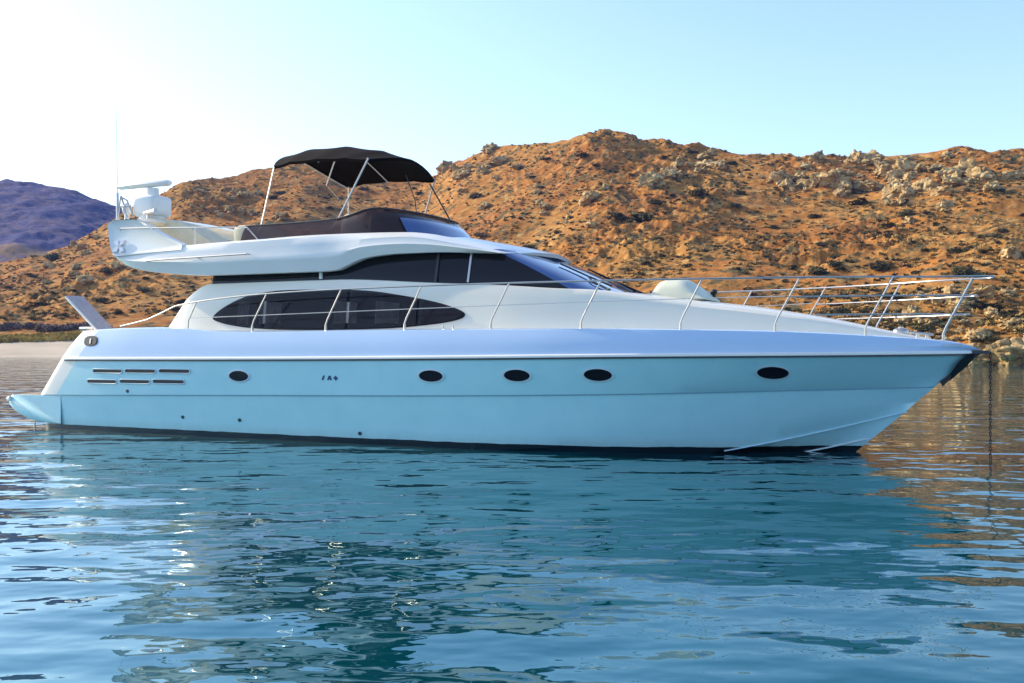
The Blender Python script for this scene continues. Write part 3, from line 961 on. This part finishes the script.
# wipers
def ws_pt(f, z):
    """a point on the windscreen: f from -1 (port) to 1 (starboard)"""
    wz, xa, xf = float(gl_ws(z))-.17, float(gl_xa(z)), float(gl_xf(z))
    a = (1-abs(f))*math.pi/2
    return Vector((xa+(xf-xa)*math.sin(a)**.9+.03, math.copysign(wz*math.cos(a)**.75, f), z+.025))
for f0, f1 in ((.05, -.28), (-.42, -.62), (.45, .2)):
    wv = MB(); wv.tube([ws_pt(f0, 2.53), ws_pt(f0*.6+f1*.4, 2.68), ws_pt(f1, 2.80)], [.022, .014, .014], 6)
    wv.tube([ws_pt(f1-.03, 2.62), ws_pt(f1, 2.80), ws_pt(f1+.02, 3.02)], .016, 6)
    wv.build('windscreen_wiper', M['black'], yacht)

# ---- flybridge moulding
z_fl = table([(1.88, 3.42), (1.98, 3.30), (2.15, 3.21), (2.38, 3.13), (3, 3.03), (4.39, 2.935), (6.66, 2.945), (6.91, 2.96), (7.15, 3.05), (7.43, 3.15), (7.75, 3.195), (8.1, 3.215), (8.8, 3.22), (9.47, 3.19), (9.95, 3.165)])
z_ft = table([(1.88, 3.44), (3.44, 3.52), (4.46, 3.555), (5.45, 3.58), (6.23, 3.605), (7.4, 3.62), (8.17, 3.61), (8.6, 3.56), (9.0, 3.46), (9.5, 3.33), (9.95, 3.19)])
w_fl = table([(1.88, 2.0), (3, 2.05), (4, 2.05), (6, 1.98), (7, 1.88), (8, 1.80), (9, 1.72), (9.95, 1.62)])
fb = MB(); rows = []
for x in np.concatenate([np.linspace(1.88, 2.5, 8), np.linspace(2.8, 6.6, 14), np.linspace(6.7, 8.3, 20), np.linspace(8.45, 9.95, 16)]):
    zl, zt, wl = float(z_fl(x)), float(z_ft(x)), float(w_fl(x)); hg = zt-zl
    cr = min(1, max(0, (x-8.2)/.6))
    wt2 = wl-.05-.16*min(1, max(0, (x-6.5)/2))
    bow = .40*min(1, max(0, (x-8.2)/1.7))**1.5
    zf_tub = 3.25
    sec = [(0, zl+.03), (wl-.4, zl+.03), (wl-.10, zl), (wl-.06, zl+.02*min(1, hg)), (wl, zl+.34*hg), (wl+.012, zl+.42*hg), (wl-.01, zl+.50*hg), (wl-.025, zl+.72*hg), (wt2, zt-.05*min(1, hg*3)),
           (wt2-.05, zt-.01*min(1, hg*3)), (wt2-.12, zt), (wt2-.22, zt), (wt2-.28, zt*cr+(1-cr)*min(zt-.02, zf_tub)+cr*.01), (.8, cr*(zt+.05)+(1-cr)*min(zt-.02, zf_tub)), (0, cr*(zt+.075)+(1-cr)*min(zt-.02, zf_tub))]
    rows.append([(x+bow*(1-(min(1, sb/wl))**2), sb, z) for sb, z in sec])
fb.mirror_grid(rows)
for rr_ in (rows[0], rows[-1]):
    fb.poly(rr_); fb.poly([(a, -b, c) for a, b, c in rr_])
fb.build('flybridge', M['gel'], yacht, sharp=40)
# long grab rails under the coaming
for sgn in (1, -1):
    m = MB(); pts = []
    for px, py in ((147, 261), (170, 259), (196, 257.4), (222, 255.6), (247, 254)):
        x, z = P(px, py, 2.1); pts.append((x, sgn*2.115, z))
    m.tube(pts, .016, 6)
    for q in (pts[0], pts[2], pts[4]): m.tube([q, (q[0], sgn*2.02, q[2])], .012, 6)
    m.build('grab_rail', M['steel'], yacht)

# aft wings and radar arch
for sgn in (1, -1):
    o = [(1.70, 4.00), (1.75, 4.06), (1.90, 4.085), (2.42, 4.065), (2.62, 3.98), (3.10, 3.74), (3.62, 3.53), (3.62, 3.44), (1.97, 3.37), (1.86, 3.50), (1.76, 3.75)]
    def ring(sb0, lean, ins):
        cx_, cz_ = 2.4, 3.7
        return [(cx_+(x-cx_)*ins, sgn*(sb0-lean*(z-3.4)), cz_+(z-cz_)*ins) for x, z in o]
    m = MB(); m.grid([ring(2.00, .16, .90), ring(2.03, .16, 1.0), ring(1.97, .16, 1.03), ring(1.84, .16, 1.03), ring(1.80, .16, .97)], close=True)
    m.poly(ring(2.00, .16, .90)); m.poly(ring(1.80, .16, .97))
    wing = m.build('arch_wing', M['gel'], yacht, sharp=50)
    if sgn == 1:
        x, z = P(118.5, 246, 2.02)
        for k in range(4):
            a = k*math.pi/2+math.pi/4
            pts = [(x, z), (x+.10*math.cos(a)+.05*math.cos(a+1.57), z+.10*math.sin(a)+.05*math.sin(a+1.57)), (x+.20*math.cos(a), z+.16*math.sin(a)), (x+.10*math.cos(a)-.05*math.cos(a+1.57), z+.10*math.sin(a)-.05*math.sin(a+1.57))]
            e = plate([(p, q*1) for p, q in pts], lambda p, q: 2.02-.16*(q-3.4)+.014, .006, .02)
            e.build('wing_emblem', M['blue'], wing)
m = MB()
arch = []
for k in range(25):
    f = k/24*2-1
    zc_ = 4.07+.10*(1-f*f)
    arch.append([(1.80, f*1.9, zc_-.10), (1.74, f*1.9, zc_-.03), (1.80, f*1.9, zc_+.02), (2.40, f*1.9, zc_+.02), (2.56, f*1.9, zc_-.05), (2.45, f*1.9, zc_-.12)])
m.grid(arch, close=True); m.build('radar_arch', M['cream'], yacht)
# open-array radar on its pedestal
m = MB()
sbR = 1.0
x0, z0 = P(141, 217, sbR); x1, z1 = P(164, 194, sbR)
m.ball(((x0+x1)/2, sbR, (z0+z1)/2-.03), ((x1-x0)/2*1.0, .28, (z1-z0)/2), 24, 16, .34)
m.tube([((x0+x1)/2, sbR, z1-.05), ((x0+x1)/2, sbR, z1+.13)], .13, 12)
m.tube([((x0+x1)/2, sbR, 4.08), ((x0+x1)/2, sbR, z0+.08)], .26, 14)
rad = m.build('radar', M['gel'], yacht)
a, za = P(119, 187, sbR); b, zb = P(170, 187, sbR)
m = MB(); pts = [(a, sbR, za), (a+.05, sbR, za), (b-.05, sbR, za), (b, sbR, za)]
rows = []
for q, s in zip(pts, (.7, 1, 1, .7)):
    rows.append([(q[0], q[1]+.09*s*math.cos(t_), q[2]+.065*s*math.sin(t_)) for t_ in np.linspace(0, 2*math.pi, 12, endpoint=False)])
m.grid(rows, close=True); m.poly(rows[0]); m.poly(rows[-1]); m.build('radar_scanner', M['gel'], rad)
# antenna whip, mast frame, horn
x, z = P(117.5, 215, 1.3)
m = MB(); m.tube([(x, 1.3, z-.3), (x, 1.3, z+.45)], .028, 8); x2, z2 = P(116, 105, 1.3); m.tube([(x, 1.3, z+.45), (x2, 1.3, z2)], [.010, .0045], 6)
m.build('whip_antenna', plain('white_antenna', (.60, .63, .68), .4), yacht)
m = MB()
for px0, py0, px1, py1 in ((118, 216, 121, 196), (128, 216, 121, 196), (134, 216, 127, 200), (121, 196, 128, 201), (119, 206, 131, 206)):
    p0, p1 = P(px0, py0, 1.3), P(px1, py1, 1.3)
    m.tube([(p0[0], 1.3, p0[1]-.02), (p1[0], 1.3, p1[1])], .018, 6)
m.build('mast_frame', M['steel'], yacht)
m = MB(); p = P(127, 209, 1.1); m.ball((p[0], 1.1, p[1]), (.10, .10, .13), 12, 8); m.tube([(p[0], 1.1, p[1]-.3), (p[0], 1.1, p[1])], .05)
m.build('searchlight', M['blue'], yacht)
m = MB(); p = P(148, 213, 1.4); m.tube([(p[0]-.1, 1.4, p[1]), (p[0]+.2, 1.4, p[1]+.02)], [.03, .07], 10); m.tube([(p[0], 1.4, 4.05), (p[0], 1.4, p[1])], .025)
m.build('horn', M['steel'], yacht)
# flybridge rail
for sgn in (1, -1):
    m = MB(); pts = []
    for px, py in ((121, 228.5), (150, 228), (195, 227.5), (247, 227)):
        x, z = P(px, py, 1.92); pts.append((x, sgn*1.92, z))
    m.tube([(pts[0][0]-.02, sgn*1.9, pts[0][1+1]-.12)]+pts+[(pts[-1][0]+.25, sgn*1.9, 3.55)], .014, 6)
    m.tube([pts[2], (pts[2][0], sgn*1.92, 3.5)], .013, 6)
    m.build('flybridge_rail', M['steel'], yacht)

# ---- flybridge windscreen (smoked), seat cushions
base, top = [], []
tz_ = table([(4.45, 3.83), (4.7, 3.86), (5.8, 3.87), (6.7, 3.90), (7.3, 4.03), (7.6, 4.08), (8.2, 4.07)])
for k in range(25):
    f = k/24
    if f < .6:
        x = 4.72+(7.2-4.72)*f/.6; base.append((x, 1.70-.05*f, 3.56)); top.append((x+.03, 1.58-.05*f, float(tz_(x))))
    else:
        a = (f-.6)/.4*math.pi/2
        base.append((7.2+1.22*math.sin(a), 1.67*math.cos(a)**.8 if f < 1 else 0, 3.56+.03*math.sin(a)))
        top.append((7.23+.75*math.sin(a), 1.55*math.cos(a)**.8 if f < 1 else 0, float(tz_(7.23+.75*math.sin(a)))-.04*math.sin(a)))
mid = blend(base, top, .5, .02)
m = MB()
inn = lambda l: [(p[0]-.02, max(0, p[1]-.02), p[2]) for p in l]
m.mirror_grid([base, mid, top, inn(top), inn(mid), inn(base)])
fs = m.build('flybridge_screen', M['smoke'], yacht, sharp=60)
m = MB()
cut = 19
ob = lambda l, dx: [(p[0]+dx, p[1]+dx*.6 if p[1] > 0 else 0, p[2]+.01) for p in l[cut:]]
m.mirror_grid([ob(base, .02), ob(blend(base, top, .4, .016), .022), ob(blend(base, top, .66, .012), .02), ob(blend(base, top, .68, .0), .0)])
m.build('screen_fairing', M['screen'], fs, sharp=60)  # front panel takes the same painted-in sky blue
m = MB(); m.tube([(p[0], p[1], p[2]+.005) for p in top]+[(p[0], -p[1], p[2]+.005) for p in top[-2::-1]], .015, 6)
m.build('screen_trim', M['dark'], fs)
# dash moulding in front
m = MB(); m.ball((4.62, 1.0, 3.72), (.22, .62, .20), 16, 10, .5); m.build('sunpad_cushion', M['cushion'], yacht)
o = [P(px, py, 1.25) for px, py in ((141, 219), (163, 218.5), (180, 222.5), (196, 232), (212, 243), (180, 247), (165, 238))]
m = MB(); m.prism([(x, 1.25, z) for x, z in o], [(x, .55, z) for x, z in o]); m.build('settee_backrest', M['cushion'], yacht, sharp=30)
for sb in (.55, -.55):
    m = MB(); m.ball((6.4, sb, 3.78), (.10, .28, .34), 14, 10, .6); m.ball((6.65, sb, 3.55), (.28, .28, .10), 14, 10, .6)
    m.tube([(6.6, sb, 3.25), (6.6, sb, 3.5)], .06); m.build('helm_seat', M['cushion'], yacht)
m = MB(); m.ball((7.5, .4, 3.72), (.35, 1.0, .34), 14, 10, .5); m.build('helm_console', M['dark'], yacht)
m = MB()
whl = [(7.12+.06*math.sin(a), .55+.19*math.cos(a), 3.98+.17*math.sin(a)) for a in np.linspace(0, 2*math.pi, 21)]
m.tube(whl, .016, 6); m.build('steering_wheel', M['black'], yacht)

# ---- bimini
def bim(x0, xc, zc0, zcr, n=17):
    return [(x0+(xc-x0)*(1-f*f), 1.25*f, zc0+(zcr-zc0)*(1-abs(f)**1.45)) for f in np.linspace(1, -1, n)]
bows = [bim(5.13, 4.72, 5.0, 5.44), bim(5.5, 5.25, 5.06, 5.53), bim(6.1, 6.0, 5.07, 5.52), bim(6.7, 6.75, 5.04, 5.38), bim(7.18, 7.36, 4.98, 5.17)]
rows = []
for j in range(17):
    cl = []
    for a_, b_ in zip(bows[:-1], bows[1:]):
        for q in range(4):
            t_ = q/4; cl.append(tuple(a_[j][c]*(1-t_)+b_[j][c]*t_-(.05*t_*(1-t_) if c == 2 else 0) for c in range(3)))
    cl.append(bows[-1][j]); rows.append(cl)
cross = [[rows[j][k] for j in range(17)] for k in range(len(rows[0]))]
m = MB()
sag = lambda r, dz: [(p[0], p[1], p[2]-dz) for p in r]
flap = lambda r: [[(p[0], p[1]*1.01, p[2]) for p in r]]
m.grid(cross)
m.grid([[(p[0], p[1]*.99, p[2]-.03) for p in r] for r in cross])
# valance round the rim
rim = [c[0] for c in cross]+cross[-1][1:]+[c[-1] for c in cross[::-1]][1:]+cross[0][-2::-1]
m.grid([rim, [(p[0], p[1]*1.003, p[2]-.055) for p in rim]])
can = m.build('bimini', M['canvas'], yacht, sharp=50)
def pole(pts, r=.014, name='bimini_pole', mat='steel'):
    m = MB(); m.tube(pts, r, 8); return m.build(name, M[mat], can)
for b in (bows[0], bows[2]):
    pole([(p[0]-.03*(b is bows[4]), p[1]*.97, p[2]-.06) for p in b], .012, 'bimini_pole', 'wire')
for sgn in (1, -1):
    A0 = P(274, 167, 1.25); A1 = P(258, 221, 1.5)
    pole([(A0[0], sgn*1.24, A0[1]), (A1[0], sgn*1.5, A1[1]-.35)])
    C0 = P(368, 158, 1.25); C1 = P(342, 215, 1.4)
    pole([(C0[0], sgn*1.24, C0[1]), (C1[0], sgn*1.45, C1[1]), (C1[0]-.15, sgn*1.55, 3.6)], .017)
    B0 = P(293.5, 163, 1.25); B1 = P(287, 183, 1.25)
pole([(5.55, -.2, 5.42), (5.1, -.5, 4.9)], .015)
pole([(5.1, -.5, 4.9), (5.5, -.9, 4.3)], .006, 'bimini_strap', 'wire')
pole([(7.1, -1.2, 4.9), (P(460, 238, -.9)[0], -.9, P(460, 238, -.9)[1])], .015, 'bimini_strap', 'black')
p0, p1 = P(406, 175, 0), P(415, 200, 0)
pole([(p0[0], 0, p0[1]), (p1[0], 0, p1[1]), (p1[0]+.06, 0, 3.95)], .010, 'bimini_strap', 'black')

# ---- gangway lifted at the stern
ga, gb = P(66.5, 297, 1.15), P(98, 331, 1.15)
dxg, dzg = gb[0]-ga[0], gb[1]-ga[1]
ln = math.hypot(dxg, dzg); nx, nz = -dzg/ln*.04, dxg/ln*.04
m = MB()
m.prism([(ga[0], 1.15, ga[1]), (gb[0], 1.15, gb[1]), (gb[0]+nx, 1.15, gb[1]+nz), (ga[0]+nx, 1.15, ga[1]+nz)],
        [(ga[0], .74, ga[1]), (gb[0], .74, gb[1]), (gb[0]+nx, .74, gb[1]+nz), (ga[0]+nx, .74, ga[1]+nz)])
gw = m.build('gangway', M['grey'], yacht)
m = MB(); m.tube([(ga[0], 1.165, ga[1]), (gb[0], 1.165, gb[1])], .026, 6); m.tube([(ga[0], .725, ga[1]), (gb[0], .725, gb[1])], .026, 6)
m.build('gangway_rail', M['gel'], gw)
m = MB(); m.box((gb[0]+.02, .94, gb[1]-.02), (.22, .50, .10)); m.build('gangway_hinge', M['steel'], gw)
x, z = P(86, 328, 1.9)
m = MB(); m.tube([(x-.15, 1.9, z-.01), (x+.15, 1.9, z-.01)], .035, 8); m.tube([(x-.07, 1.9, z-.09), (x-.07, 1.9, z)], .025, 6); m.tube([(x+.07, 1.9, z-.09), (x+.07, 1.9, z)], .025, 6)
m.build('mooring_cleat', M['steel'], yacht)

# ---- rails and stanchions
b_rail = lambda x: float(b_dk(min(x, 17.1)))-.06
topz = table([(2.2, 2.02), (3.0, 2.16), (3.6, 2.38), (4.3, 2.47), (5.72, 2.565), (7.3, 2.61), (10.4, 2.64), (13.3, 2.645), (17.3, 2.68)])
def rail_loop(x0, xe, zf, name, r, mat='steel', both=True):
    pts = []
    for x in np.linspace(x0, 15.8, 40): pts.append((x, max(.30, b_rail(x-.33)+.02), float(zf(x))))
    e = smooth_open([pts[-1], (16.45, .56, float(zf(16.45))), (xe-.28, .34, float(zf(xe-.2))), (xe-.05, .24, float(zf(xe))), (xe, .13, float(zf(xe))), (xe+.01, 0, float(zf(xe)))], 5)
    pts = pts[:-1]+e
    m = MB(); m.tube(pts+[(p[0], -p[1], p[2]) for p in pts[-2::-1]], r, 8)
    return m.build(name, M[mat], yacht)
rail_loop(2.2, 17.28, topz, 'top_rail', .014)
rail_loop(14.55, 17.05, lambda x: 2.385+.015*(x-15.5), 'middle_rail', .011)
rail_loop(14.9, 16.95, lambda x: 2.115+.01*(x-15.5), 'lower_rail', .011)
for sgn in (1, -1):
    m = MB(); m.tube([(x, sgn*(b_rail(x-.1)+.01), 2.16+.022*(x-4.2)) for x in np.linspace(3.9, 14.5, 30)], .007, 5)
    m.build('guard_wire', M['wire'], yacht)
for xb in (5.39, 6.96, 8.51, 10.06, 11.55, 13.04, 14.35, 15.56, 16.60):
    for sgn in (1, -1):
        sb = sgn*max(.10, b_rail(xb)); zb = float(z_dk(xb))
        xt = xb+.33+.08*max(0, (xb-13)/3.6); sbt = sgn*max(.30, b_rail(xt-.33)+.02)
        if xb > 16: sbt = sgn*.31
        m = MB(); m.tube([(xb, sb, zb-.02), (xb, sb, zb+.11), (xb+.035, sb, zb+.20), (xt, sbt, float(topz(xt)))], .014, 8)
        m.tube([(xb, sb, zb-.02), (xb, sb, zb+.10)], .021, 8)
        m.build('stanchion', M['steel'], yacht)
for sgn in (1, -1):
    m = MB(); m.tube([(3.88, sgn*2.14, 1.95), (3.9, sgn*2.14, 2.12), (4.08, sgn*2.14, 2.44)], .012, 6); m.build('stanchion', M['steel'], yacht)
for px in (442, 452):
    x, z = P(px, 326, 2.18); m = MB(); m.tube([(x, 2.14, 1.9), (x, 2.14, 1.99)], .012, 6); m.build('fender_hook', M['steel'], yacht)

# ---- foredeck fittings
x0, z0 = P(657, 297, 0); x1, z1 = P(712, 297, 0); _, ztop = P(680, 278.5, 0)
m = MB(); rows = []
for k in range(13):
    f = k/12; x = x0+(x1-x0)*f
    hh = (ztop-2.42)*(math.sin(min(1, f/.22)*math.pi/2))*(1 if f < .55 else max(.12, 1-((f-.55)/.45)**1.3*.9))
    rows.append([(x, .62*math.cos(a), 2.40+hh*math.sin(a)**.5) for a in np.linspace(0, math.pi, 15)])
m.grid(rows); m.poly(rows[0]); m.poly(rows[-1])
m.build('sunpad_backrest', plain('pale_vinyl', (.66, .66, .52), .5, vary=.08, vscale=4), yacht)
m = MB(); p = P(714, 292, -.3); m.ball((p[0], -.3, p[1]), (.06, .06, .05)); m.tube([(p[0], -.3, 2.3), (p[0], -.3, p[1])], .03); m.build('deck_light', M['black'], yacht)
m = MB(); m.ball((16.0, 0, 1.86), (.12, .12, .07), 14, 10, .7); m.tube([(16.0, .0, 1.75), (16.0, 0, 1.95)], .04, 10); m.build('windlass', M['steel'], yacht)
for sb in (.42, -.42):
    m = MB()
    m.tube([(16.15, sb*.9, 1.86), (16.45, sb*.8, 1.83)], .022, 6)
    m.tube([(16.24, sb*.87, 1.76), (16.24, sb*.87, 1.85)], .018, 6); m.tube([(16.37, sb*.83, 1.74), (16.37, sb*.83, 1.84)], .018, 6)
    m.build('bow_cleat', M['steel'], yacht)
# bow roller and the anchor stowed under it
m = MB()
m.box((17.05, .06, 1.565), (.36, .012, .05)); m.box((17.05, -.06, 1.565), (.36, .012, .05)); m.tube([(17.19, -.065, 1.56), (17.19, .065, 1.56)], .03, 10)
m.build('bow_roller', M['dark'], yacht)
m = MB()
sh = [(17.16, 1.575), (17.03, 1.50), (16.86, 1.36), (16.66, 1.16), (16.58, 1.10), (16.62, 1.02), (16.80, 1.22), (17.00, 1.42), (17.17, 1.53)]
m.prism([(x-.03, .035, z+.02) for x, z in sh], [(x-.03, -.035, z+.02) for x, z in sh])
for sgn in (1, -1):
    m.prism([(17.06, .0, 1.52), (16.91, sgn*.02, 1.34), (16.68, sgn*.0, 1.12)], [(16.97, sgn*.16, 1.55), (16.83, sgn*.20, 1.44), (16.72, sgn*.12, 1.28)])
m.build('bow_anchor', M['black'], yacht)
# small builder's plate lines at the bow
for px, py, l in ((953, 345, .13),):
    x, z = P(px, py, .42)
    m = plate([(x-l, z+.02), (x+l, z+.02), (x+l, z-.02), (x-l, z-.02)], b_band, .012, .03); m.build('name_plate', M['blue'], yacht)

# ---- anchor chain running straight down from the bow
ch = empty('anchor_chain', (OX+17.24*cT, OY-17.24*sT, 0), -TH)
tag(ch, 'dark anchor chain hanging straight down from the bow into the water', 'chain')
m = MB()
z = 1.56; k = 0
while z > -.6:
    pts = []
    for a in np.linspace(0, 2*math.pi, 11):
        q = (.014*math.cos(a), .036*math.sin(a))
        pts.append((q[0], 0, z+q[1]) if k % 2 else (0, q[0], z+q[1]))
    m.tube(pts, .0065, 5, cap=False)
    z -= .053; k += 1
m.build('chain_links', M['chain'], ch)

# ---- the evening air between here and the far hill
hz = MB(); hz.box((0, 0, 88), (5400, 5400, 256))
hm = bpy.data.materials.new('evening_haze'); hm.use_nodes = True
ht = hm.node_tree; ht.nodes.clear()
ho = ht.nodes.new('ShaderNodeOutputMaterial'); hv = ht.nodes.new('ShaderNodeVolumePrincipled')
hv.inputs['Color'].default_value = (.22, .36, 1.0, 1)
hv.inputs['Density'].default_value = .00014
hv.inputs['Anisotropy'].default_value = .2
ht.links.new(hv.outputs[0], ho.inputs['Volume'])
haze = hz.build('haze', hm, flip=False); haze['kind'] = 'stuff'
